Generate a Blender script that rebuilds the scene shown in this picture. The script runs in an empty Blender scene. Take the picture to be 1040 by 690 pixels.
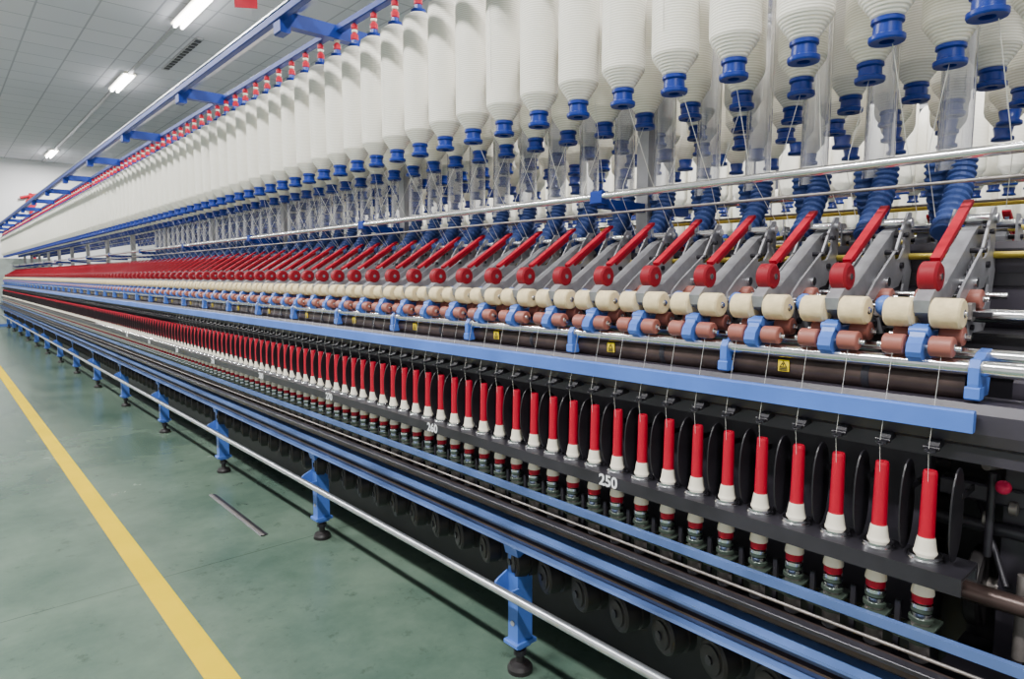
import bpy, math, random
from mathutils import Vector, Matrix
random.seed(3)
scene = bpy.context.scene
COL = scene.collection
H = 1.12
CX = 1.56
YEND = 18.25

# ------------------------------------------------------------------ materials
def mat(name, col, rough=0.5, metal=0.0, var=0.12, scale=8.0, bump=0.0, bscale=60.0, emit=0.0, spec=0.5):
    m = bpy.data.materials.new(name); m.use_nodes = True
    nt = m.node_tree; n = nt.nodes; l = nt.links
    p = n['Principled BSDF']
    tc = n.new('ShaderNodeTexCoord')
    nz = n.new('ShaderNodeTexNoise'); nz.inputs['Scale'].default_value = scale; nz.inputs['Detail'].default_value = 4
    l.new(tc.outputs['Object'], nz.inputs['Vector'])
    r = n.new('ShaderNodeValToRGB')
    a = [max(0, c*(1-var)) for c in col]; b = [min(1, c*(1+var)) for c in col]
    r.color_ramp.elements[0].position = 0.3; r.color_ramp.elements[1].position = 0.7
    r.color_ramp.elements[0].color = (*a, 1); r.color_ramp.elements[1].color = (*b, 1)
    l.new(nz.outputs['Fac'], r.inputs['Fac']); l.new(r.outputs['Color'], p.inputs['Base Color'])
    p.inputs['Roughness'].default_value = rough; p.inputs['Metallic'].default_value = metal
    p.inputs['Specular IOR Level'].default_value = spec
    if bump > 0:
        n2 = n.new('ShaderNodeTexNoise'); n2.inputs['Scale'].default_value = bscale
        l.new(tc.outputs['Object'], n2.inputs['Vector'])
        bp = n.new('ShaderNodeBump'); bp.inputs['Strength'].default_value = bump; bp.inputs['Distance'].default_value = 0.002
        l.new(n2.outputs['Fac'], bp.inputs['Height']); l.new(bp.outputs['Normal'], p.inputs['Normal'])
    if emit > 0:
        p.inputs['Emission Color'].default_value = (*col, 1); p.inputs['Emission Strength'].default_value = emit
    return m

BLUE = mat('light_blue_paint', (0.066, 0.165, 0.57), 0.38, 0, 0.15, 6, 0.1)
DUSTY = mat('dusty_blue_paint', (0.070, 0.125, 0.31), 0.45, 0, 0.40, 5, 0.1)
TROUGH = mat('pale_blue_grey_paint', (0.095, 0.13, 0.25), 0.5, 0, 0.40, 7, 0.1)
DBLUE = mat('deep_blue_plastic', (0.003, 0.026, 0.25), 0.3)
HOSE = mat('blue_hose_rubber', (0.026, 0.060, 0.235), 0.55)
RAILBLUE = mat('rail_blue_paint', (0.007, 0.032, 0.24), 0.45, spec=.3)
RED = mat('red_plastic', (0.44, 0.002, 0.024), 0.45, spec=0.3)
LEVER = mat('red_lever_paint', (0.40, 0.004, 0.022), 0.6, 0, .2, 40, spec=0.25)
DRED = mat('red_handle_plastic', (0.24, 0.003, 0.014), 0.55, spec=0.3)
CREAM = mat('cream_cork', (0.76, 0.62, 0.37), 0.7, 0, 0.12, 60, 0.3, 200, spec=.2)
PINK = mat('brown_pink_rubber', (0.30, 0.098, 0.075), 0.5, 0, 0.1)
WHITE = mat('white_plastic', (0.84, 0.78, 0.65), 0.4, 0, 0.04)
STEEL = mat('polished_steel', (0.70, 0.70, 0.72), 0.2, 1.0, 0.1, 30)
GREY = mat('brushed_grey_metal', (0.42, 0.42, 0.44), 0.42, 0.5, 0.15, 20)
DGREY = mat('worn_bolster_metal', (0.25, 0.225, 0.215), 0.4, 0.5, 0.3, 30)
ALU = mat('cast_aluminium', (0.36, 0.36, 0.39), 0.38, 0.5, 0.25, 25)
BLACK = mat('black_painted_metal', (0.012, 0.011, 0.015), 0.42, 0, 0.3, 12)
PURP = mat('purple_grey_enamel', (0.040, 0.035, 0.048), 0.4, 0.1, 0.25, 6)
DARK = mat('dark_grey_metal', (0.030, 0.028, 0.036), 0.38, 0.3, 0.3, 10)
RUB = mat('black_rubber', (0.012, 0.010, 0.011), 0.5)
BROWN = mat('brown_duct_metal', (0.075, 0.050, 0.045), 0.32, 0.5, 0.4, 14)
SPRING = mat('dark_green_metal', (0.075, 0.10, 0.08), 0.35, 0.5, 0.25)
BRASS = mat('brass_rod', (0.60, 0.46, 0.07), 0.35, 0.6)
YELLOW = mat('yellow_sticker', (0.75, 0.55, 0.005), 0.5, 0, 0.03, spec=.2)
YARN = mat('white_yarn', (0.80, 0.79, 0.75), 0.8, 0, 0.03)
GALV = mat('galvanised_tube', (0.56, 0.58, 0.62), 0.3, 0.85, 0.12, 20)
PALE = mat('pale_cabinet_paint', (0.50, 0.58, 0.55), 0.5)
MARK = mat('white_marking_paint', (0.75, 0.77, 0.80), 0.6, 0, 0.05)
LAMP = mat('lamp_tube_glow', (1.0, 1.0, 1.0), 0.4, 0, 0, emit=35)

def roving_material():
    m = bpy.data.materials.new('wound_white_roving'); m.use_nodes = True
    nt = m.node_tree; n = nt.nodes; l = nt.links; p = n['Principled BSDF']
    tc = n.new('ShaderNodeTexCoord')
    w = n.new('ShaderNodeTexWave'); w.bands_direction = 'Z'; w.inputs['Scale'].default_value = 56
    w.inputs['Distortion'].default_value = 0.8
    l.new(tc.outputs['Object'], w.inputs['Vector'])
    r = n.new('ShaderNodeValToRGB')
    r.color_ramp.elements[0].color = (0.72, 0.69, 0.60, 1); r.color_ramp.elements[1].color = (0.95, 0.93, 0.86, 1)
    l.new(w.outputs['Fac'], r.inputs['Fac']); l.new(r.outputs['Color'], p.inputs['Base Color'])
    bp = n.new('ShaderNodeBump'); bp.inputs['Strength'].default_value = 0.45; bp.inputs['Distance'].default_value = 0.001
    l.new(w.outputs['Fac'], bp.inputs['Height']); l.new(bp.outputs['Normal'], p.inputs['Normal'])
    p.inputs['Roughness'].default_value = 0.9
    return m
ROVING = roving_material()

def clear_material():
    m = bpy.data.materials.new('clear_acrylic'); m.use_nodes = True
    nt = m.node_tree; n = nt.nodes; l = nt.links
    out = n['Material Output']; n.remove(n['Principled BSDF'])
    t = n.new('ShaderNodeBsdfTransparent'); t.inputs['Color'].default_value = (0.86, 0.87, 0.91, 1)
    g = n.new('ShaderNodeBsdfGlossy'); g.inputs['Roughness'].default_value = 0.05
    d = n.new('ShaderNodeBsdfDiffuse'); d.inputs['Color'].default_value = (0.6, 0.62, 0.70, 1)
    lw = n.new('ShaderNodeLayerWeight'); lw.inputs['Blend'].default_value = 0.55
    m1 = n.new('ShaderNodeMixShader'); m1.inputs[0].default_value = 0.17
    m2 = n.new('ShaderNodeMixShader')
    l.new(t.outputs[0], m1.inputs[1]); l.new(d.outputs[0], m1.inputs[2])
    l.new(lw.outputs['Facing'], m2.inputs[0]); l.new(m1.outputs[0], m2.inputs[1]); l.new(g.outputs[0], m2.inputs[2])
    l.new(m2.outputs[0], out.inputs['Surface'])
    return m
CLEAR = clear_material()

def floor_material():
    m = bpy.data.materials.new('green_epoxy_floor'); m.use_nodes = True
    nt = m.node_tree; n = nt.nodes; l = nt.links; p = n['Principled BSDF']
    tc = n.new('ShaderNodeTexCoord')
    a = n.new('ShaderNodeTexNoise'); a.inputs['Scale'].default_value = 1.5; a.inputs['Detail'].default_value = 9; a.inputs['Roughness'].default_value = 0.66
    l.new(tc.outputs['Object'], a.inputs['Vector'])
    r = n.new('ShaderNodeValToRGB')
    r.color_ramp.elements[0].position = 0.33; r.color_ramp.elements[1].position = 0.67
    r.color_ramp.elements[0].color = (0.058, 0.100, 0.078, 1); r.color_ramp.elements[1].color = (0.130, 0.185, 0.142, 1)
    l.new(a.outputs['Fac'], r.inputs['Fac'])
    v = n.new('ShaderNodeTexNoise'); v.inputs['Scale'].default_value = 13; v.inputs['Detail'].default_value = 8; v.inputs['Roughness'].default_value = .72
    l.new(tc.outputs['Object'], v.inputs['Vector'])
    r2 = n.new('ShaderNodeValToRGB'); r2.color_ramp.elements[0].position = 0.30; r2.color_ramp.elements[1].position = 0.42
    r2.color_ramp.elements[0].color = (0.45, 0.45, 0.45, 1); r2.color_ramp.elements[1].color = (1, 1, 1, 1)
    l.new(v.outputs['Fac'], r2.inputs['Fac'])
    mx = n.new('ShaderNodeMix'); mx.data_type = 'RGBA'; mx.blend_type = 'MULTIPLY'; mx.inputs['Factor'].default_value = 0.7
    l.new(r.outputs['Color'], mx.inputs[6]); l.new(r2.outputs['Color'], mx.inputs[7])
    br = n.new('ShaderNodeTexBrick'); br.offset = 0; br.inputs['Scale'].default_value = 1.0
    br.inputs['Brick Width'].default_value = 2.75; br.inputs['Row Height'].default_value = 3.1
    br.inputs['Mortar Size'].default_value = 0.003
    br.inputs['Color1'].default_value = (1, 1, 1, 1); br.inputs['Color2'].default_value = (1, 1, 1, 1); br.inputs['Mortar'].default_value = (0.45, 0.45, 0.45, 1)
    mp = n.new('ShaderNodeMapping'); mp.inputs['Location'].default_value = (0.35, 0.3, 0)
    l.new(tc.outputs['Object'], mp.inputs['Vector']); l.new(mp.outputs['Vector'], br.inputs['Vector'])
    mx2 = n.new('ShaderNodeMix'); mx2.data_type = 'RGBA'; mx2.blend_type = 'MULTIPLY'; mx2.inputs['Factor'].default_value = 0.7
    l.new(mx.outputs[2], mx2.inputs[6]); l.new(br.outputs['Color'], mx2.inputs[7])
    l.new(mx2.outputs[2], p.inputs['Base Color'])
    rr = n.new('ShaderNodeMapRange'); rr.inputs['To Min'].default_value = 0.14; rr.inputs['To Max'].default_value = 0.34
    l.new(a.outputs['Fac'], rr.inputs['Value']); l.new(rr.outputs['Result'], p.inputs['Roughness'])
    bp = n.new('ShaderNodeBump'); bp.inputs['Strength'].default_value = 0.08; bp.inputs['Distance'].default_value = 0.004
    l.new(v.outputs['Fac'], bp.inputs['Height']); l.new(bp.outputs['Normal'], p.inputs['Normal'])
    return m

def ceiling_material():
    m = bpy.data.materials.new('ceiling_panels'); m.use_nodes = True
    nt = m.node_tree; n = nt.nodes; l = nt.links; p = n['Principled BSDF']
    tc = n.new('ShaderNodeTexCoord')
    br = n.new('ShaderNodeTexBrick'); br.offset = 0; br.inputs['Scale'].default_value = 1.0
    br.inputs['Brick Width'].default_value = 0.6; br.inputs['Row Height'].default_value = 0.6
    br.inputs['Mortar Size'].default_value = 0.012
    br.inputs['Color1'].default_value = (0.62, 0.62, 0.67, 1); br.inputs['Color2'].default_value = (0.58, 0.59, 0.64, 1)
    br.inputs['Mortar'].default_value = (0.36, 0.37, 0.42, 1)
    l.new(tc.outputs['Object'], br.inputs['Vector'])
    l.new(br.outputs['Color'], p.inputs['Base Color']); p.inputs['Roughness'].default_value = 0.8
    return m

# ------------------------------------------------------------------ mesh builder
class B:
    def __init__(s):
        s.v = []; s.f = []; s.m = []; s.s = []; s.mats = []
    def add(s, vs, fs, mt, sm=False):
        if mt not in s.mats: s.mats.append(mt)
        i = s.mats.index(mt); o = len(s.v)
        s.v += [tuple(q) for q in vs]
        for f in fs:
            s.f.append([k+o for k in f]); s.m.append(i)
            s.s.append(sm)
    def box(s, x0, x1, y0, y1, z0, z1, mt, c=None):
        if c is None: c = min(x1-x0, z1-z0)*0.12
        s.ext([(x0+c, z0), (x1-c, z0), (x1, z0+c), (x1, z1-c), (x1-c, z1), (x0+c, z1), (x0, z1-c), (x0, z0+c)], y0, y1, mt)
    def ext(s, pts, y0, y1, mt):
        n = len(pts)
        ar = sum(pts[i][0]*pts[(i+1) % n][1]-pts[(i+1) % n][0]*pts[i][1] for i in range(n))
        if ar < 0: pts = pts[::-1]
        vs = [(x, y0, z) for x, z in pts]+[(x, y1, z) for x, z in pts]
        fs = [list(range(n)), list(range(2*n-1, n-1, -1))]
        for i in range(n):
            j = (i+1) % n
            fs.append([i, i+n, j+n, j])
        s.add(vs, fs, mt)
    def extring(s, pts, y0, y1, mt, k=0.6, shift=(0, 0)):
        n = len(pts)
        ar = sum(pts[i][0]*pts[(i+1) % n][1]-pts[(i+1) % n][0]*pts[i][1] for i in range(n))
        if ar < 0: pts = pts[::-1]
        cx = sum(p[0] for p in pts)/n; cz = sum(p[1] for p in pts)/n
        inn = [(cx+(x-cx)*k+shift[0], cz+(z-cz)*k+shift[1]) for x, z in pts]
        vs = [(x, y0, z) for x, z in pts]+[(x, y1, z) for x, z in pts]+[(x, y0, z) for x, z in inn]+[(x, y1, z) for x, z in inn]
        fs = []
        for i in range(n):
            j = (i+1) % n
            fs += [[i, i+n, j+n, j], [2*n+i, 2*n+j, 3*n+j, 3*n+i], [i, j, 2*n+j, 2*n+i], [n+i, 3*n+i, 3*n+j, n+j]]
        s.add(vs, fs, mt)
    def lathe(s, prof, org, ax, mt, seg=20, sharp=False, cap=True):
        ax = Vector(ax).normalized(); org = Vector(org)
        u = ax.orthogonal().normalized(); w = ax.cross(u)
        def ring(r, t): return [org+ax*t+(u*math.cos(2*math.pi*k/seg)+w*math.sin(2*math.pi*k/seg))*r for k in range(seg)]
        if sharp:
            for (r0, t0), (r1, t1) in zip(prof, prof[1:]):
                s.add(ring(r0, t0)+ring(r1, t1), [[k, (k+1) % seg, (k+1) % seg+seg, k+seg] for k in range(seg)], mt, True)
        else:
            vs = []; fs = []
            for r, t in prof: vs += ring(r, t)
            for j in range(len(prof)-1):
                fs += [[j*seg+k, j*seg+(k+1) % seg, (j+1)*seg+(k+1) % seg, (j+1)*seg+k] for k in range(seg)]
            s.add(vs, fs, mt, True)
        if cap:
            if prof[0][0] > 1e-5: s.add(ring(*prof[0]), [list(range(seg-1, -1, -1))], mt)
            if prof[-1][0] > 1e-5: s.add(ring(*prof[-1]), [list(range(seg))], mt)
    def cyl(s, p0, p1, r, mt, seg=16, r1=None):
        p0 = Vector(p0); p1 = Vector(p1); d = (p1-p0).length
        s.lathe([(r, 0), (r if r1 is None else r1, d)], p0, p1-p0, mt, seg)
    def roller(s, x, y, z, r, w, mt, seg=18):
        c = min(r, w)*0.12
        s.lathe([(r*0.35, -w/2-0.001), (r-c, -w/2), (r, -w/2+c), (r, w/2-c), (r-c, w/2), (r*0.35, w/2+0.001)], (x, y, z), (0, 1, 0), mt, seg, sharp=True)
    def sweep(s, pts, rad, mt, seg=10):
        pts = [Vector(p) for p in pts]; n = len(pts)
        if not isinstance(rad, (list, tuple)): rad = [rad]*n
        vs = []; up = None
        for i, p in enumerate(pts):
            t = (pts[min(i+1, n-1)]-pts[max(i-1, 0)]).normalized()
            if up is None: up = t.orthogonal().normalized()
            up = (up-t*up.dot(t)).normalized(); w = t.cross(up)
            vs += [p+(up*math.cos(2*math.pi*k/seg)+w*math.sin(2*math.pi*k/seg))*rad[i] for k in range(seg)]
        fs = []
        for j in range(n-1):
            fs += [[j*seg+k, j*seg+(k+1) % seg, (j+1)*seg+(k+1) % seg, (j+1)*seg+k] for k in range(seg)]
        s.add(vs, fs, mt, True)
        s.add(vs[:seg], [list(range(seg-1, -1, -1))], mt); s.add(vs[-seg:], [list(range(seg))], mt)
    def merge(s, o, off=(0, 0, 0), rot=False):
        k = len(s.v)
        for v in o.v:
            x, y, z = v
            if rot: x, y = -x, -y
            s.v.append((x+off[0], y+off[1], z+off[2]))
        mp = []
        for mt in o.mats:
            if mt not in s.mats: s.mats.append(mt)
            mp.append(s.mats.index(mt))
        for f, i, sm in zip(o.f, o.m, o.s):
            s.f.append([q+k for q in f]); s.m.append(mp[i]); s.s.append(sm)
    def mesh(s, name, c=(0, 0, 0)):
        me = bpy.data.meshes.new(name)
        me.from_pydata([(v[0]-c[0], v[1]-c[1], v[2]-c[2]) for v in s.v], [], s.f)
        for mt in s.mats: me.materials.append(mt)
        me.polygons.foreach_set('material_index', s.m)
        me.polygons.foreach_set('use_smooth', s.s)
        me.update()
        return me

W = {}
def link(o, parent, loc):
    COL.objects.link(o); W[o.name] = Vector(loc)
    if parent is not None:
        o.parent = parent; o.location = Vector(loc)-W[parent.name]
    else: o.location = loc
    return o
def empty(name, loc, parent=None, label=None, cat=None, group=None):
    o = bpy.data.objects.new(name, None); o.empty_display_size = 0.05
    link(o, parent, loc)
    if label: o['label'] = label
    if cat: o['category'] = cat
    if group: o['group'] = group
    return o
def inst(name, me, loc, parent=None, label=None, cat=None, group=None, kind=None):
    o = bpy.data.objects.new(name, me); link(o, parent, loc)
    if label: o['label'] = label
    if cat: o['category'] = cat
    if group: o['group'] = group
    if kind: o['kind'] = kind
    return o
def mk(name, b, parent=None, **kw):
    xs = list(zip(*b.v)); c = [(min(a)+max(a))/2 for a in xs]; c[2] = min(xs[2])
    return inst(name, b.mesh(name, c), c, parent, **kw)

# ------------------------------------------------------------------ room
def quad_slab(name, x0, x1, y0, y1, z0, z1, mt):
    b = B(); b.box(x0, x1, y0, y1, z0, z1, mt, c=0.0001)
    return mk(name, b, kind='structure')
CEIL = H+3.4
quad_slab('floor', -8, 14, -6, 24.2, -0.1, 0, floor_material())
quad_slab('ceiling', -8, 14, -6, 24.2, CEIL, CEIL+0.1, ceiling_material())
WALL = mat('white_wall_paint', (0.80, 0.80, 0.82), 0.8, 0, 0.04, 1.5)
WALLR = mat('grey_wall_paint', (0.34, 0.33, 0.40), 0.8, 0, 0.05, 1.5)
quad_slab('wall_far', -8, 14, 24.2, 24.4, 0, CEIL, WALL)
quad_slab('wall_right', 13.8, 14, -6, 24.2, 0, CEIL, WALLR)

b = B(); b.box(0.495, 0.572, -3, 24.0, 0.0005, 0.003, mat('yellow_floor_paint', (0.68, 0.47, 0.0), 0.7, 0, 0.08, 3, spec=.05), c=0.0005)
mk('floor_marking_line', b, label='yellow painted safety line along the green floor', cat='floor marking')

b = B(); b.ext([(0.988, 0.001), (1.020, 0.001), (1.020, 0.003), (1.009, 0.003), (1.008, 0.006), (0.992, 0.006), (0.988, 0.003)], 2.74, 3.44, DARK)
b.box(0.993, 1.001, 2.73, 3.43, 0.006, 0.009, DGREY)
mk('metal_strip', b, label='dark flat metal strip lying on the green floor', cat='metal strip')

def lamp(x, y, L=1.25):
    e = empty('ceiling_lamp', (x, y, CEIL-0.03), label='long white fluorescent ceiling lamp', cat='lamp', group='fluorescent ceiling lamps')
    hb = B(); hb.ext([(-.10, -.01), (.10, -.01), (.07, .03), (-.07, .03)], -L/2, L/2, WHITE)
    inst('lamp_housing', hb.mesh('lamp_housing'), (x, y, CEIL-0.03), e)
    for dx in (-0.045, 0.045):
        t = B(); t.lathe([(0.008, -L/2), (0.02, -L/2+.02), (0.02, L/2-.02), (0.008, L/2)], (0, 0, 0), (0, 1, 0), LAMP, 10)
        inst('lamp_tube', t.mesh('lamp_tube'), (x+dx, y, CEIL-0.065), e)
    ld = bpy.data.lights.new('lamp_light', 'AREA'); ld.shape = 'RECTANGLE'; ld.size = 0.2; ld.size_y = L
    ld.energy = 255; ld.color = (1.0, 0.985, 0.96)
    lo = bpy.data.objects.new('lamp_light', ld); link(lo, e, (x, y, CEIL-0.1))
for y in (0.5, 4.8, 9.2, 13.3, 22.2): lamp(2.71, y)
for y in (-2.0, 1.6, 5.2, 9.0, 13.0, 18.0): lamp(-1.3, y)
for y in (2, 8): lamp(7.0, y)
b = B(); b.box(2.68, 2.74, 0, 24.1, CEIL-.035, CEIL-0.002, GREY)
mk('trim_1', b, kind='structure')
b = B(); b.box(3.05, 3.15, 10.2, 12.1, CEIL-.03, CEIL-0.002, GREY)
for i in range(12): b.box(3.06, 3.14, 10.28+i*.15, 10.36+i*.15, CEIL-.04, CEIL-.03, DARK)
mk('ceiling_vent', b, label='thin dark slotted air vent in the panelled ceiling', cat='vent')

b = B(); b.ext([(0, 0), (0.24, .05), (0.24, 0.50), (0, 0.50)], 0, 0.01, RED)
inst('hanging_banner', b.mesh('hanging_banner'), (2.58, 7.3, CEIL-.58), label='small red cloth banner hanging near the ceiling', cat='banner')
b = B(); b.cyl((0, 0, -3), (0, 0, .55), .04, RED); b.cyl((-.25, 0, .4), (.25, 0, .55), .04, RED); b.roller(0, -.05, .25, .14, .04, RED)
inst('fire_valve', b.mesh('fire_valve'), (2.35, 24.1, 3.0), label='red pipe with valve on the white wall', cat='pipe valve')

# ------------------------------------------------------------------ spinning machine frame
machine = empty('spinning_machine', (CX, 9, 0), label='very long blue and black ring spinning frame', cat='spinning machine')
Y0, Y1 = -1.2, YEND
YS = 0.25
def mir(x): return 2*CX-x
def both(name, fn):
    b = B(); fn(b, False); mk(name, b, machine)
    b2 = B(); fn(b2, False)
    b2.v = [(2*CX-v[0], v[1], v[2]) for v in b2.v]; b2.f = [f[::-1] for f in b2.f]
    mk(name, b2, machine)

def f(b, _):
    b.ext([(1.12, .404), (1.20, .404), (1.20, .410), (1.112, .412), (1.108, .420), (1.084, .422), (1.082, .416), (1.100, .414)], Y0, Y1, DUSTY)
    b.ext([(1.108, .412), (1.118, .412), (1.118, .470), (1.108, .470)], Y0, Y1, TROUGH)
    b.ext([(1.096, .436), (1.108, .438), (1.108, .442), (1.096, .440)], Y0, Y1, BROWN)
    b.ext([(1.082, .464), (1.13, .467), (1.13, .473), (1.082, .470)], Y0, Y1, DUSTY)
both('lower_beam', f)
def f(b, _):
    b.box(1.105, 1.13, Y0, Y1, .487, .507, BROWN)
    b.box(1.080, 1.10, Y0, Y1, .512, .520, DARK)
    b.cyl((1.12, Y0, .525), (1.12, Y1, .525), .003, DGREY, 8)
both('tape_rail', f)
def f(b, _):
    b.ext([(1.116, .550), (1.120, .550), (1.120, .562), (1.128, .562), (1.128, .566), (1.116, .566)], Y0, Y1, DUSTY)
both('front_strip', f)
def f(b, _):
    b.box(1.142, 1.19, Y0, Y1, .476, .494, DARK)
both('spindle_rail', f)
def f(b, _):
    b.ext([(1.125, .637), (1.132, .637), (1.132, .659), (1.208, .659), (1.208, .637), (1.215, .637), (1.215, .665), (1.125, .665)], YS, Y1, DARK)
both('ring_rail', f)
def f(b, _):
    b.ext([(1.15, .884), (1.162, .884), (1.165, .888), (1.165, .914), (1.162, .917), (1.153, .917), (1.15, .914)], YS+.005, Y1, BLUE)
both('front_beam', f)
def f(b, _):
    b.ext([(1.19, .83), (1.26, .83), (1.26, .925), (1.18, .925), (1.172, .91), (1.172, .880), (1.178, .862), (1.19, .855)], Y0, Y1, PURP)
both('thread_guide_rail', f)
def f(b, _):
    b.lathe([(0.026, 0), (0.026, Y1-YS-.03)], (1.222, YS+.03, .948), (0, 1, 0), BROWN, 20)
    for i in range(42): b.lathe([(.026, 0), (.0278, .001), (.0278, .012), (.026, .013)], (1.222, .42+i*.42, .948), (0, 1, 0), DARK, 20)
both('suction_duct', f)
def f(b, _):
    for x, z, r in ((1.195, .978, .0125), (1.245, .992, .012), (1.335, 1.052, .012)):
        b.lathe([(r*.7, Y0), (r*.7, YS-.05), (r, YS-.045), (r, Y1)], (x, 0, z), (0, 1, 0), STEEL, 14, sharp=True)
both('fluted_roller', f)
b = B()
b.cyl((1.385, .27, 1.085), (1.385, Y1, 1.085), .006, STEEL, 10)
b.box(1.285, 1.297, .27, Y1, 1.052, 1.060, DARK)
for i in range(128):
    y = .345+.14*i
    for dy in (-.045, .045): b.box(1.275, 1.300, y+dy-.004, y+dy+.004, 1.045, 1.075, DGREY)
mk('traverse_bar', b, machine)
b = B()
b.box(1.275, 1.30, .34, Y1, .50, .93, PURP); b.box(mir(1.30), mir(1.275), .34, Y1, .50, .93, BLACK)
mk('inner_panel', b, machine)
b = B(); b.box(1.33, 1.79, .34, Y1, .36, .60, BLACK)
b.cyl((1.45, -1, .66), (1.45, Y1, .66), .05, DARK); b.cyl((1.67, -1, .66), (1.67, Y1, .66), .05, DARK)
mk('drive_box', b, machine)
b = B(); b.box(1.40, 1.46, -1, Y1, .02, .36, BLACK); mk('light_block_panel', b, machine)  # added black panel, blocks far-side light to keep the floor underneath dark
b = B(); b.box(1.36, 1.76, .1, Y1, .98, 1.02, BLACK); b.box(1.50, 1.62, -.6, Y1, 1.02, 1.185, PURP)
b.box(1.494, 1.50, -.6, Y1, 1.10, 1.125, BLACK, c=.001)
mk('centre_beam', b, machine)
b = B(); b.cyl((1.10, Y0, .267), (1.10, Y1, .267), .0115, GALV, 14); mk('guard_rail', b, machine, label='galvanised round guard tube')
leg = B()
leg.box(-.015, .04, -.020, .020, .075, .41, BLUE)
leg.ext([(-.015, .235), (-.055, .250), (-.060, .258), (-.060, .278), (-.050, .285), (-.015, .30)], .020, .026, BLUE)
leg.ext([(-.015, .235), (-.055, .250), (-.055, .26), (-.015, .26)], -.026, -.020, BLUE)
leg.ext([(-.02, .35), (.05, .35), (.08, .405), (-.035, .405)], -.026, .026, BLUE)
leg.box(-.025, .05, -.028, .028, .085, .097, BLUE)
leg.cyl((-.018, 0, .15), (-.012, 0, .15), .008, GREY, 8); leg.cyl((-.018, 0, .36), (-.012, 0, .36), .008, GREY, 8)
foot = B()
foot.lathe([(.036, 0), (.036, .012), (.03, .022), (.012, .028), (.012, .09)], (0, 0, 0), (0, 0, 1), RUB, 20, sharp=True)
foot.lathe([(.02, .05), (.02, .065)], (0, 0, 0), (0, 0, 1), DARK, 6)
lm = leg.mesh('leg'); fm = foot.mesh('foot')
y = 0.034
while y < Y1:
    for x in (1.17, mir(1.17)):
        o = inst('leg', lm, (x, y, 0), machine)
        if x > CX: o.rotation_euler = (0, 0, math.pi)
        inst('foot', fm, (x+(.012 if x < CX else -.012), y, 0), o if x < CX else machine, label='black round levelling foot')
    y += 1.26
b = B()
y = .034
while y < Y1:
    b.box(1.2, mir(1.2), y-.02, y+.02, .33, .40, DUSTY); y += 1.26
mk('cross_member', b, machine)

pl = B()
AX = (0.93, -.36, 0)
pl.lathe([(.010, -.036), (.030, -.034), (.031, -.030), (.040, -.030), (.045, -.025), (.045, .004), (.040, .006), (.040, .012), (.045, .014), (.045, .032), (.010, .035)], (0, 0, 0), AX, RUB, 26, sharp=True)
pl.lathe([(.010, -.040), (.010, -.030)], (0, 0, 0), AX, DARK, 10)
pl.box(-.006, .006, -.004, .004, 0, .085, DARK)
pm = pl.mesh('tension_pulley')
n = 0; y = .42; restp = B()
while y < Y1:
    if n < 100: inst('tension_pulley', pm, (1.19, y, .324), machine)
    else: restp.merge(pl, (1.19, y, .324))
    n += 1; y += .125
mk('tension_pulley', restp, machine, kind='stuff')

sep = B()
pts = []
for i in range(28):
    a = 2*math.pi*i/28
    sx = math.cos(a); sz = math.sin(a)
    pts.append((.034*math.copysign(abs(sx)**1.0, sx), .076*math.copysign(abs(sz)**.85, sz)))
sep.ext(pts, -.0012, .0012, BLACK)
sep.box(.02, .09, -.002, .002, .02, .03, BLACK)
sepm = sep.mesh('balloon_separator')
gd = B()
gd.ext([(-.02, 0), (.03, .006), (.03, .018), (.006, .016), (-.002, .008), (-.02, .005)], -.010, .006, BLACK)
gd.cyl((-.008, -.013, .005), (-.008, .010, .005), .0035, BLACK, 8)
gd.sweep([(-.012, 0, .004), (-.028, 0, .003), (-.035, -.006, .003), (-.029, -.011, .003), (-.023, -.006, .003)], .0012, DARK, 6)
gdm = gd.mesh('thread_guide')
SB = .435
wh = B(); wh.lathe([(.011, .202), (.0125, .198), (.0165, .180), (.0170, .174)], (0, 0, 0), (0, 0, 1), WHITE, 16, sharp=True)
rb = B(); rb.lathe([(.0150, .174), (.0150, .161), (.013, .160)], (0, 0, 0), (0, 0, 1), RED, 16, sharp=True)
bo = B()
bo.lathe([(.010, 0), (.0135, .003), (.0135, .052), (.011, .054), (.011, .060), (.0145, .062), (.0145, .092)], (0, 0, 0), (0, 0, 1), DGREY, 16, sharp=True)
bo.lathe([(.0145, .092), (.021, .093), (.021, .099), (.013, .101), (.012, .110), (.019, .111), (.019, .117), (.011, .119), (.011, .128), (.018, .129), (.018, .135), (.010, .137), (.010, .144), (.0155, .145), (.0155, .151), (.010, .153), (.010, .160)], (0, 0, 0), (0, 0, 1), SPRING, 16, sharp=True)
bo.lathe([(.0165, .152), (.0165, .158)], (0, 0, 0), (0, 0, 1), STEEL, 16)
bo.lathe([(.0150, .136), (.0150, .143)], (0, 0, 0), (0, 0, 1), STEEL, 16)
bo.lathe([(.0140, .119), (.0140, .128)], (0, 0, 0), (0, 0, 1), DGREY, 16)
bo.ext([(-.03, .101), (.03, .101), (.03, .106), (-.03, .106)], -.004, .03, SPRING)
bo.ext([(-.024, .120), (.03, .120), (.03, .124), (-.024, .124)], -.024, .006, SPRING)
bo.sweep([(-.026, .03, .103), (-.034, .045, .115), (-.026, .06, .103)], .003, SPRING, 6)
bo.box(-.004, .004, .030, .038, .055, .150, DARK)
whm, rbm, bom = wh.mesh('whorl'), rb.mesh('spindle_collar'), bo.mesh('bolster')
full = B(); [full.merge(q) for q in (wh, rb, bo)]
ringb = B()
ringb.lathe([(.0245, 0), (.0245, .004), (.0225, .006), (.0235, .008), (.0235, .011), (.0165, .0125), (.0165, .003)], (0, 0, 0), (0, 0, 1), STEEL, 22, sharp=True)
ringm = ringb.mesh('spinning_ring')
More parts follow.
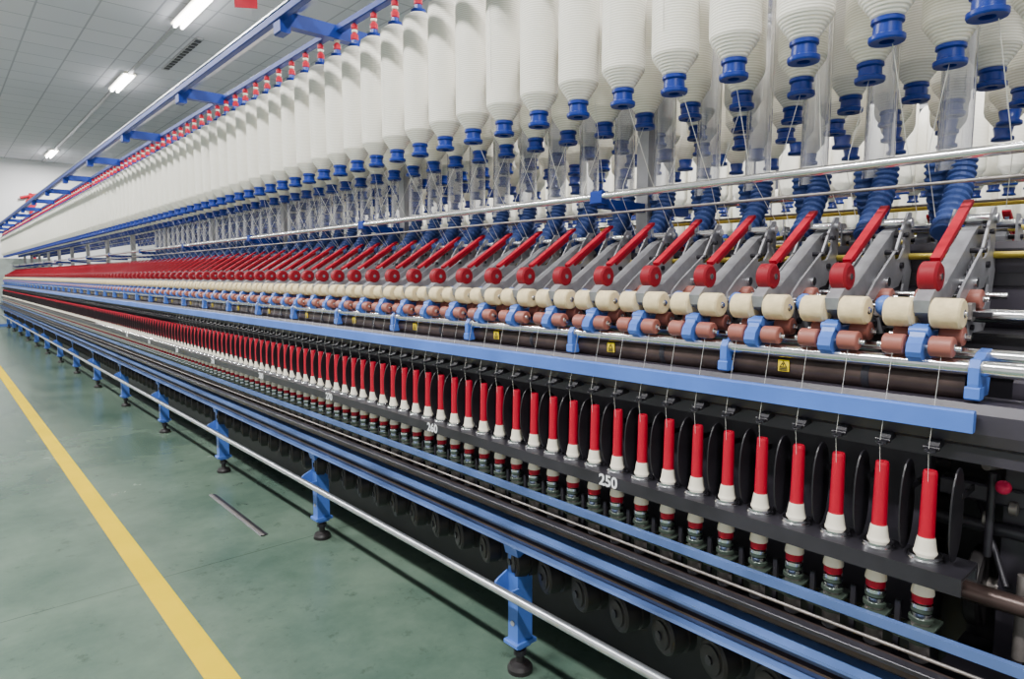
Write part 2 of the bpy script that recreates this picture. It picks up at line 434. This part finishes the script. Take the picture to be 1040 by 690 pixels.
SPX = 1.165
rest_sp = B(); rest_sep = B(); rest_gd = B()
NS = 256
fullm = full.mesh('spindle')
for k in range(NS):
    y = .31+.07*k
    if k < 100:
        if k < 60:
            s = empty('spindle', (SPX, y, SB), machine)
            inst('whorl', whm, (SPX, y, SB), s, label='cream tapered whorl'); inst('spindle_collar', rbm, (SPX, y, SB), s, label='red collar'); inst('bolster', bom, (SPX, y, SB), s)
        else:
            inst('spindle', fullm, (SPX, y, SB), machine)
        inst('balloon_separator', sepm, (SPX+.015, y-.035, .745), machine)
        inst('thread_guide', gdm, (1.165, y, .845), machine)
        inst('spinning_ring', ringm, (SPX, y, .665), machine)
    else:
        rest_sp.merge(full, (SPX, y, SB)); rest_sep.merge(sep, (SPX+.015, y-.035, .745))
        rest_gd.merge(gd, (1.165, y, .845))
mk('spindle', rest_sp, machine, kind='stuff'); mk('balloon_separator', rest_sep, machine, kind='stuff'); mk('thread_guide', rest_gd, machine, kind='stuff')

# ------------------------------------------------------------------ pressure arms
OX, OZ = 1.30, 1.0
def P(pts): return [(x-OX, z-OZ) for x, z in pts]
arm = B()
arm.ext(P([(1.195, 1.06), (1.19, 1.08), (1.215, 1.098), (1.26, 1.10), (1.43, 1.205), (1.46, 1.215), (1.475, 1.20), (1.47, 1.175), (1.42, 1.15), (1.28, 1.065), (1.24, 1.04)]), -.012, .012, ALU)
for sy in (-.032, .028):
    arm.extring(P([(1.265, 1.045), (1.27, 1.085), (1.30, 1.108), (1.345, 1.136), (1.36, 1.11), (1.355, 1.06), (1.345, 1.01), (1.30, 1.01)]), sy, sy+.004, ALU, .36)
    arm.extring(P([(1.345, 1.136), (1.40, 1.17), (1.43, 1.215), (1.455, 1.245), (1.475, 1.245), (1.475, 1.17), (1.425, 1.12), (1.36, 1.11)]), sy, sy+.004, ALU, .40)
    arm.extring(P([(1.36, 1.11), (1.425, 1.12), (1.475, 1.17), (1.49, 1.13), (1.465, 1.05), (1.425, 1.01), (1.345, 1.01), (1.355, 1.06)]), sy, sy+.004, ALU, .45)
arm.box(1.37-OX, 1.44-OX, -.028, .028, 1.01-OZ, 1.03-OZ, DARK)
for x, z, r, mt in ((1.465, 1.225, .010, STEEL), (1.355, 1.108, .009, STEEL), (1.425, 1.14, .006, DARK), (1.30, 1.03, .007, DARK), (1.28, 1.072, .006, STEEL), (1.40, 1.165, .005, DARK), (1.445, 1.20, .005, DARK), (1.35, 1.03, .005, DARK)):
    arm.cyl((x-OX, -.037, z-OZ), (x-OX, .037, z-OZ), r, mt, 12)
sp = [(1.33+.006*i-OX+(.006 if i % 2 else -.006), -.018, 1.095+.0045*i-OZ+(-.006 if i % 2 else .006)) for i in range(14)]
arm.sweep(sp, .0018, STEEL, 5)
hd = B()
hd.lathe([(.006, -.015), (.021, -.0145), (.0255, -.011), (.0255, .011), (.021, .0145), (.006, .015)], (1.230-OX, 0, 1.118-OZ), (0, 1, 0), DRED, 24, sharp=True)
def bar(b, p0, p1, w, h, mt):
    (x0, z0), (x1, z1) = p0, p1
    dx, dz = x1-x0, z1-z0; L = math.hypot(dx, dz); nx, nz = -dz/L*h/2, dx/L*h/2; ex, ez = dx/L, dz/L
    b.ext([(x0+nx, z0+nz), (x0-nx, z0-nz), (x1-nx, z1-nz), (x1-nx*.6+ex*.004, z1-nz*.6+ez*.004), (x1+nx*.6+ex*.004, z1+nz*.6+ez*.004), (x1+nx, z1+nz)], -w/2, w/2, mt)
bar(hd, P([(1.248, 1.146)])[0], P([(1.420, 1.254)])[0], .015, .008, LEVER)
bar(hd, P([(1.275, 1.150)])[0], P([(1.400, 1.228)])[0], .005, .010, DRED)
hd.box(1.398-OX, 1.412-OX, -.004, .004, 1.222-OZ, 1.246-OZ, STEEL)
hd.cyl((1.230-OX, -.017, 1.118-OZ), (1.230-OX, .017, 1.118-OZ), .006, STEEL, 10)
axl = B()
for x, z in ((1.207, 1.06), (1.187, 1.006), (1.24, 1.02), (1.335, 1.08)):
    axl.cyl((x-OX, -.060, z-OZ), (x-OX, .060, z-OZ), .0045, STEEL, 8)
cr = B(); cr.roller(0, 0, 0, .0245, .043, CREAM, 20); cr.roller(0, 0, 0, .007, .047, STEEL, 10)
pr = B(); pr.roller(0, 0, 0, .0165, .033, PINK, 18); pr.roller(0, 0, 0, .006, .037, STEEL, 10)
cd = B()
cd.ext(P([(1.168, .990), (1.185, .980), (1.205, .985), (1.25, 1.0), (1.25, 1.03), (1.215, 1.028), (1.20, 1.042), (1.187, 1.037), (1.178, 1.022), (1.168, 1.012), (1.164, 0.998)]), -.011, .011, BLUE)
cd.cyl((1.19-OX, -.014, 1.03-OZ), (1.19-OX, .014, 1.03-OZ), .008, BLUE, 12)
kn = B(); kn.lathe([(.004, -.013), (.013, -.011), (.018, -.004), (.018, .004), (.013, .011), (.004, .013)], (1.240-OX, .07, 1.068-OZ), (0, 1, 0), BLUE, 16)
kn.cyl((1.240-OX, .05, 1.068-OZ), (1.240-OX, .09, 1.068-OZ), .004, STEEL, 8)
am, hm, axm, crm, prm, cdm, knm = arm.mesh('arm_body'), hd.mesh('release_handle'), axl.mesh('roller_axle'), cr.mesh('clearer_roller'), pr.mesh('top_roller'), cd.mesh('cradle'), kn.mesh('spacer_knob')
CRP = [(1.207, s*.034, 1.06) for s in (-1, 1)]
PRP = [(1.187, s*.034, 1.008) for s in (-1, 1)]+[(1.24, s*.034, 1.022) for s in (-1, 1)]+[(1.335, s*.034, 1.08) for s in (-1, 1)]
farm = B()
for q in (arm, hd, axl, cd, kn): farm.merge(q)
for p in CRP: farm.merge(cr, (p[0]-OX, p[1], p[2]-OZ))
for p in PRP: farm.merge(pr, (p[0]-OX, p[1], p[2]-OZ))
farm_m = farm.mesh('pressure_arm')
rest = B()
NA = 128
for k in range(NA):
    y = .345+.14*k
    if k < 34:
        e = empty('pressure_arm', (OX, y, OZ), machine)
        inst('arm_body', am, (OX, y, OZ), e); inst('release_handle', hm, (OX, y, OZ), e, label='red plastic release handle')
        inst('roller_axle', axm, (OX, y, OZ), e); inst('cradle', cdm, (OX, y, OZ), e, label='light blue cradle clip'); inst('spacer_knob', knm, (OX, y, OZ), e)
        for p in CRP: inst('clearer_roller', crm, (p[0], y+p[1], p[2]), e, label='cream cork covered roller')
        for p in PRP: inst('top_roller', prm, (p[0], y+p[1], p[2]), e, label='brown-pink rubber top roller')
    elif k < 100: inst('pressure_arm', farm_m, (OX, y, OZ), machine)
    else: rest.merge(farm, (OX, y, OZ))
for k in range(30): rest.merge(farm, (mir(OX), .345+.14*k, OZ), True)
mk('pressure_arm', rest, machine, kind='stuff')

st = B()
st.ext(P([(1.180, .932), (1.176, .955), (1.176, .980), (1.185, .992), (1.20, .992), (1.215, 1.00), (1.245, 1.005), (1.26, .99), (1.25, .975), (1.24, .932)]), -.007, .007, BLUE)
st.box(1.174-OX, 1.20-OX, -.010, .010, .930-OZ, .950-OZ, BLUE)
st.cyl((1.19-OX, -.010, .980-OZ), (1.19-OX, .010, .980-OZ), .009, GREY, 12)
stm = st.mesh('roller_stand')
sk = B(); sk.box(0, .0015, -.0105, .0105, -.0105, .0115, YELLOW, c=.0002)
sk.add([(-.0006, .008, -.003), (-.0006, -.008, -.003), (-.0006, 0, .010)], [[0, 1, 2]], BLACK)
sk.add([(-.001, .0045, -.001), (-.001, -.0045, -.001), (-.001, 0, .0065)], [[0, 1, 2]], YELLOW)
sk.add([(-.0014, .0012, .0), (-.0014, -.0012, .0), (-.0014, -.0012, .0050), (-.0014, .0012, .0050)], [[0, 1, 2, 3]], BLACK)
for z in (-.006, -.009): sk.add([(-.0006, .008, z), (-.0006, -.008, z), (-.0006, -.008, z+.002), (-.0006, .008, z+.002)], [[0, 1, 2, 3]], BLACK)
skm = sk.mesh('warning_sticker')
y = .265; i = 0
while y < Y1:
    inst('roller_stand', stm, (OX, y, OZ), machine)
    if i < 22: inst('warning_sticker', skm, (1.1935, y+.304, .950), machine, label='small yellow warning sticker with a black triangle')
    y += .42; i += 1

for i in range(8):
    cu = bpy.data.curves.new('number', 'FONT'); cu.body = str(250+10*i); cu.size = .036; cu.offset = .0008; cu.extrude = .0004; cu.align_x = 'CENTER'; cu.align_y = 'CENTER'
    to = bpy.data.objects.new('tmp', cu); COL.objects.link(to)
    dg = bpy.context.evaluated_depsgraph_get(); me = bpy.data.meshes.new_from_object(to.evaluated_get(dg))
    COL.objects.unlink(to); bpy.data.objects.remove(to)
    me.materials.clear(); me.materials.append(MARK)
    R = Matrix(((0, 0, -1), (-1, 0, 0), (0, 1, 0))).to_4x4()
    me.transform(R)
    inst('number_marking', me, (1.1242, .934+.70*i, .651), machine, label='white painted number %d' % (250+10*i))

# ------------------------------------------------------------------ suction tubes and hoses
tb = B(); tb.lathe([(.030, 0), (.030, .62)], (0, 0, 0), (0, 0, 1), CLEAR, 24, cap=False)
tb.lathe([(.033, 0), (.033, .02)], (0, 0, 0), (0, 0, 1), CLEAR, 24, cap=False)
tbm = tb.mesh('clear_suction_tube')
hs = B()
N = 12; hp = []; hr = []
for i in range(N*4+1):
    t = i/(N*4)
    hp.append((-.105+.100*math.sin(t*math.pi/2), 0, .155*t)); hr.append((.0210, .0250, .0250, .0210)[i % 4])
hs.sweep(hp, hr, HOSE, 16)
hsm = hs.mesh('flexible_hose')
for p in hsm.polygons: p.use_smooth = False
for k in range(45):
    y = .41+.14*k
    inst('clear_suction_tube', tbm, (CX, y, 1.33), machine, label='clear acrylic suction tube')
    inst('flexible_hose', hsm, (CX-.005, y-.02, 1.20), machine, label='ribbed blue flexible hose')
    o = inst('flexible_hose', hsm, (CX+.005, y+.030, 1.20), machine, label='ribbed blue flexible hose'); o.rotation_euler = (0, 0, math.pi)

# creel
def f(b, _):
    b.cyl((1.35, Y0, 1.33), (1.35, Y1, 1.33), .0095, STEEL, 14)
    b.cyl((1.36, Y0, 1.285), (1.36, Y1, 1.285), .0032, DGREY, 10)
both('roving_guide_rail', f)
b = B()
for x, z in ((1.80, 1.33), (1.475, 1.158), (1.72, 1.22), (2.0, 1.30), (2.2, 1.22)): b.cyl((x, Y0, z), (x, 8, z), .0065, BRASS, 10)
mk('brass_guide_rod', b, machine, label='thin brass guide rod')
ROWS = (1.225, 1.45, 1.68, 1.905, 2.13, 2.355)
b = B()
for x in ROWS: b.box(x-.015, x+.015, Y0, Y1, 2.045, 2.07, RAILBLUE if x < 1.3 else GREY)
mk('creel_hanger_rail', b, machine)
cb = B(); cb.ext([(-.0, 0), (1.5, 0), (1.5, .05), (.05, .05), (0, .035)], -.02, .02, RAILBLUE)
cb.box(-.01, .03, -.03, .03, -.03, .05, RAILBLUE)
cbm = cb.mesh('creel_bracket')
po = B(); po.box(-.02, .02, -.02, .02, 1.0, 2.1, GREY); po.box(-.2, .2, -.012, .012, 1.30, 1.325, RAILBLUE); po.box(-.22, -.19, -.02, .02, 1.31, 1.345, RAILBLUE)
pom = po.mesh('creel_post')
y = -.17
while y < Y1:
    inst('creel_bracket', cbm, (1.0, y, 2.02), machine, label='blue painted cross bracket')
    inst('creel_post', pom, (CX, y+.06, 0), machine)
    y += 1.28
b = B()
b.box(.985, 1.012, Y0, Y1, 2.035, 2.065, RAILBLUE); mk('cleaner_track', b, machine, label='blue overhead track of the travelling cleaner')
b = B(); b.box(.983, 1.006, Y0, Y1, 2.066, 2.074, GALV)
b.ext([(1.03, 2.075), (1.07, 2.075), (1.07, 2.08), (1.053, 2.083), (1.053, 2.10), (1.07, 2.103), (1.07, 2.108), (1.03, 2.108), (1.03, 2.103), (1.047, 2.10), (1.047, 2.083), (1.03, 2.08)], Y0, Y1, GALV)
mk('cleaner_track', b, machine, label='galvanised overhead track of the travelling cleaner')
b = B(); b.box(1.02, 2.10, Y1+.02, Y1+.7, .05, 1.5, PALE, c=.02); b.box(1.0, 2.12, Y1, Y1+.72, 0, .05, BLUE); b.box(1.015, 1.02, Y1+.1, Y1+.6, .5, 1.3, WHITE, c=.001)
mk('headstock_cabinet', b, machine)
b = B()
b.lathe([(.015, -.012), (.065, -.012), (.07, -.008), (.07, .008), (.065, .012), (.015, .012)], (1.34, .27, .58), (0, 1, 0), RUB, 32, sharp=True)
b.lathe([(.02, -.03), (.02, .03)], (1.34, .27, .58), (0, 1, 0), DGREY, 14)
mk('belt_wheel', b, machine)
b = B()
b.cyl((1.25, Y0, .60), (1.25, .33, .60), .016, BROWN); b.cyl((1.30, Y0, .70), (1.30, .33, .70), .012, DARK)
b.box(1.30, 1.34, .05, .33, .74, .77, PURP); b.box(1.31, 1.35, .20, .24, .45, .95, PURP); b.cyl((1.36, -.5, .83), (1.36, .33, .83), .03, DARK)
b.cyl((1.27, .26, .81), (1.40, .2, .81), .008, DGREY); b.box(1.40, 1.44, -.3, .34, .30, .95, BLACK)
b.box(1.30, 1.38, -.2, .30, .84, .875, PURP); b.roller(1.30, .18, .66, .03, .04, DGREY); b.cyl((1.28, .2, .50), (1.28, .2, .64), .010, DGREY)
b.box(1.24, 1.40, -.2, .30, .42, .46, BLACK)
for i in range(4): b.roller(1.28+.02*i, .255-.03*i, .72+.02*(i % 2), .012, .012, DGREY, 12)
b.cyl((1.27, .25, .66), (1.27, .25, .80), .006, DARK, 8); b.cyl((1.26, .22, .62), (1.34, .28, .73), .005, DARK, 8)
mk('end_linkage', b, machine)
b = B(); b.lathe([(.001, -.011), (.008, -.008), (.0115, 0), (.008, .008), (.001, .011)], (1.25, .231, .785), (-1, -.4, .2), mat('pink_knob_plastic', (.75, .02, .10), .3), 16)
b.cyl((1.25, .231, .785), (1.36, .26, .775), .004, STEEL, 8)
mk('control_knob', b, machine, label='round pink-red control knob')

# ------------------------------------------------------------------ yarn tubes
tu = B()
tu.lathe([(.0124, .035), (.0117, .039), (.0102, .14), (.0093, .144), (.0070, .144), (.0070, .13)], (0, 0, 0), (0, 0, 1), RED, 18, sharp=True)
tn = B()
tn.lathe([(.0168, .008), (.0172, .011), (.0158, .015), (.0132, .033), (.0124, .036), (.010, .036)], (0, 0, 0), (0, 0, 1), WHITE, 18, sharp=True)
tum, tnm = tu.mesh('tube_sleeve'), tn.mesh('tube_base')
tf = B(); tf.merge(tu); tf.merge(tn); tfm = tf.mesh('yarn_tube')
for k in range(NS):
    y = .31+.07*k
    kw = dict(label='empty red yarn tube with white tapered base on spindle', cat='yarn tube', group='red yarn tubes on the spindles')
    if k < 60:
        e = empty('yarn_tube', (SPX, y, .668), **kw)
        inst('tube_sleeve', tum, (SPX, y, .668), e, label='red plastic sleeve'); inst('tube_base', tnm, (SPX, y, .668), e, label='white tapered base')
    else: inst('yarn_tube', tfm, (SPX, y, .668), **kw)

# ------------------------------------------------------------------ roving bobbins
yb = B()
yb.lathe([(.018, .038), (.0235, .039)], (0, 0, 0), (0, 0, 1), ROVING, 28, cap=False)
yb.lathe([(.0235, .039), (.0465, .073), (.0490, .079)], (0, 0, 0), (0, 0, 1), ROVING, 28, cap=False)
yb.lathe([(.0490, .079), (.0500, .088), (.0500, .25), (.0500, .418), (.046, .434), (.028, .446), (.018, .447)], (0, 0, 0), (0, 0, 1), ROVING, 28, cap=False)
bb = B()
bb.lathe([(.001, .02), (.012, .02), (.012, .001), (.027, 0), (.0285, .003), (.0285, .009), (.0225, .012), (.0215, .028), (.0255, .031), (.0255, .037), (.020, .040)], (0, 0, 0), (0, 0, 1), DBLUE, 24, sharp=True, cap=False)
bc = B()
bc.lathe([(.024, .447), (.024, .458), (.014, .462), (.012, .474)], (0, 0, 0), (0, 0, 1), DBLUE, 20, sharp=True)
hg = B()
hg.lathe([(.010, .472), (.014, .476), (.014, .492), (.009, .497), (.006, .502)], (0, 0, 0), (0, 0, 1), RED, 14, sharp=True)
hg.lathe([(.006, .500), (.011, .503), (.011, .510), (.006, .512)], (0, 0, 0), (0, 0, 1), WHITE, 12, sharp=True)
hg.lathe([(.006, .512), (.012, .515), (.012, .528), (.006, .531), (.004, .536)], (0, 0, 0), (0, 0, 1), RED, 14, sharp=True)
ym, bm_, bcm, hgm = yb.mesh('yarn_package'), bb.mesh('bobbin_core'), bc.mesh('bobbin_collar'), hg.mesh('bobbin_hanger')
fb = B(); [fb.merge(q) for q in (yb, bb, bc, hg)]; fbm = fb.mesh('roving_bobbin')
OFF = (.29, .257, .243, .37, .30, .36)
CNT = (128, 62, 52, 52, 0, 0); NEAR = (46, 30, 20, 16, 0, 0)
BZ = 1.51
stuffb = B()
for r, x in enumerate(ROWS):
    for k in range(CNT[r]):
        y = OFF[r]+.14*k
        kw = dict(label='full white roving bobbin with blue core hanging from the creel', cat='bobbin', group='roving bobbins hanging in the creel')
        a = random.uniform(0, 6.28)
        if k < NEAR[r]:
            e = empty('roving_bobbin', (x, y, BZ), **kw); e.rotation_euler = (0, 0, a)
            inst('yarn_package', ym, (x, y, BZ), e, label='wound white roving'); inst('bobbin_core', bm_, (x, y, BZ), e, label='blue plastic core')
            inst('bobbin_collar', bcm, (x, y, BZ), e, label='blue plastic top collar'); inst('bobbin_hanger', hgm, (x, y, BZ), e, label='red and white hanger')
        else:
            o = inst('roving_bobbin', fbm, (x, y, BZ), **kw)
low = B()
low.lathe([(.012, .0), (.0285, .001), (.0285, .010), (.021, .014), (.0255, .038)], (0, 0, 0), (0, 0, 1), DBLUE, 12)
low.lathe([(.021, .038), (.0465, .073), (.0500, .088), (.0500, .25), (.050, .41), (.028, .445), (.01, .447)], (0, 0, 0), (0, 0, 1), ROVING, 14)
for dx in (2.3, 5.0):
    for r, x in enumerate(ROWS[:3]):
        for k in range(45): stuffb.merge(low, (x+dx, OFF[r]+.14*k, BZ))
for r in range(1, 6):
    for k in range(CNT[r], 125 if r < 4 else 70): stuffb.merge(low, (ROWS[r], OFF[r]+.14*k, BZ))
mk('roving_bobbin', stuffb, kind='stuff', label='rows of white roving bobbins hanging in the creels', cat='bobbin', group='roving bobbins hanging in the creel')

# ------------------------------------------------------------------ strands
rs = []
for i in range(4):
    b = B(); j = (i-1.5)*.012
    x0 = (-.051, -.05, .051, -.03)[i]
    b.sweep([(x0, 0, .35), (x0*1.0, j*.3, .12), (.125-.02, j, -.155), (.128, j*1.0, -.185), (.20, .0, -.27)], .0007, YARN, 5)
    rs.append(b.mesh('roving_strand'))
for k in range(60):
    y = .29+.14*k
    inst('roving_strand', rs[k % 4], (1.225, y, BZ), label='thin white roving strand running down from a bobbin', cat='yarn strand', group='roving strands below the creel')
r2 = B(); r2.sweep([(0.045, 0, .3), (0.045, 0, .1), (-.085, .0, -.155), (-.09, 0, -.185), (-.03, 0, -.28)], .0007, YARN, 5)
r2m = r2.mesh('roving_strand')
for k in range(45):
    inst('roving_strand', r2m, (1.45, .257+.14*k, BZ), label='thin white roving strand running down from a bobbin', cat='yarn strand', group='roving strands below the creel')
ys = B(); ys.sweep([(.018, 0, .16), (-.017, 0, .005), (-.012, 0, -.03), (-.004, .0, -.10)], .00028, YARN, 5)
ysm = ys.mesh('yarn_strand')
for k in range(60):
    inst('yarn_strand', ysm, (SPX, .31+.07*k, .843), label='fine white yarn running from rollers to a tube', cat='yarn strand', group='yarn strands above the tubes')

kids = [c for c in machine.children if c.name.split('.')[0] in ('lower_beam', 'ring_rail', 'front_beam', 'creel_hanger_rail', 'inner_panel', 'drive_box', 'centre_beam', 'roving_guide_rail', 'suction_duct', 'thread_guide_rail', 'leg')]
m2 = empty('spinning_machine', (CX+2.3, 9, 0), label='neighbouring blue and black ring spinning frame across the aisle', cat='spinning machine')
for c in kids:
    o = c.copy(); o.parent = m2; COL.objects.link(o)

# ------------------------------------------------------------------ world + camera
w = bpy.data.worlds.new('World'); scene.world = w; w.use_nodes = True
w.node_tree.nodes['Background'].inputs['Color'].default_value = (1.0, 0.99, 0.98, 1)
w.node_tree.nodes['Background'].inputs['Strength'].default_value = 0.90
cd_ = bpy.data.cameras.new('camera'); cam = bpy.data.objects.new('camera', cd_); COL.objects.link(cam)
cd_.sensor_width = 36; cd_.lens = 660/1040*36; cd_.clip_start = .02
cam.location = (0, 0, H); cam.rotation_euler = (math.radians(90-5.62), 0, math.radians(-41.66))
scene.camera = cam
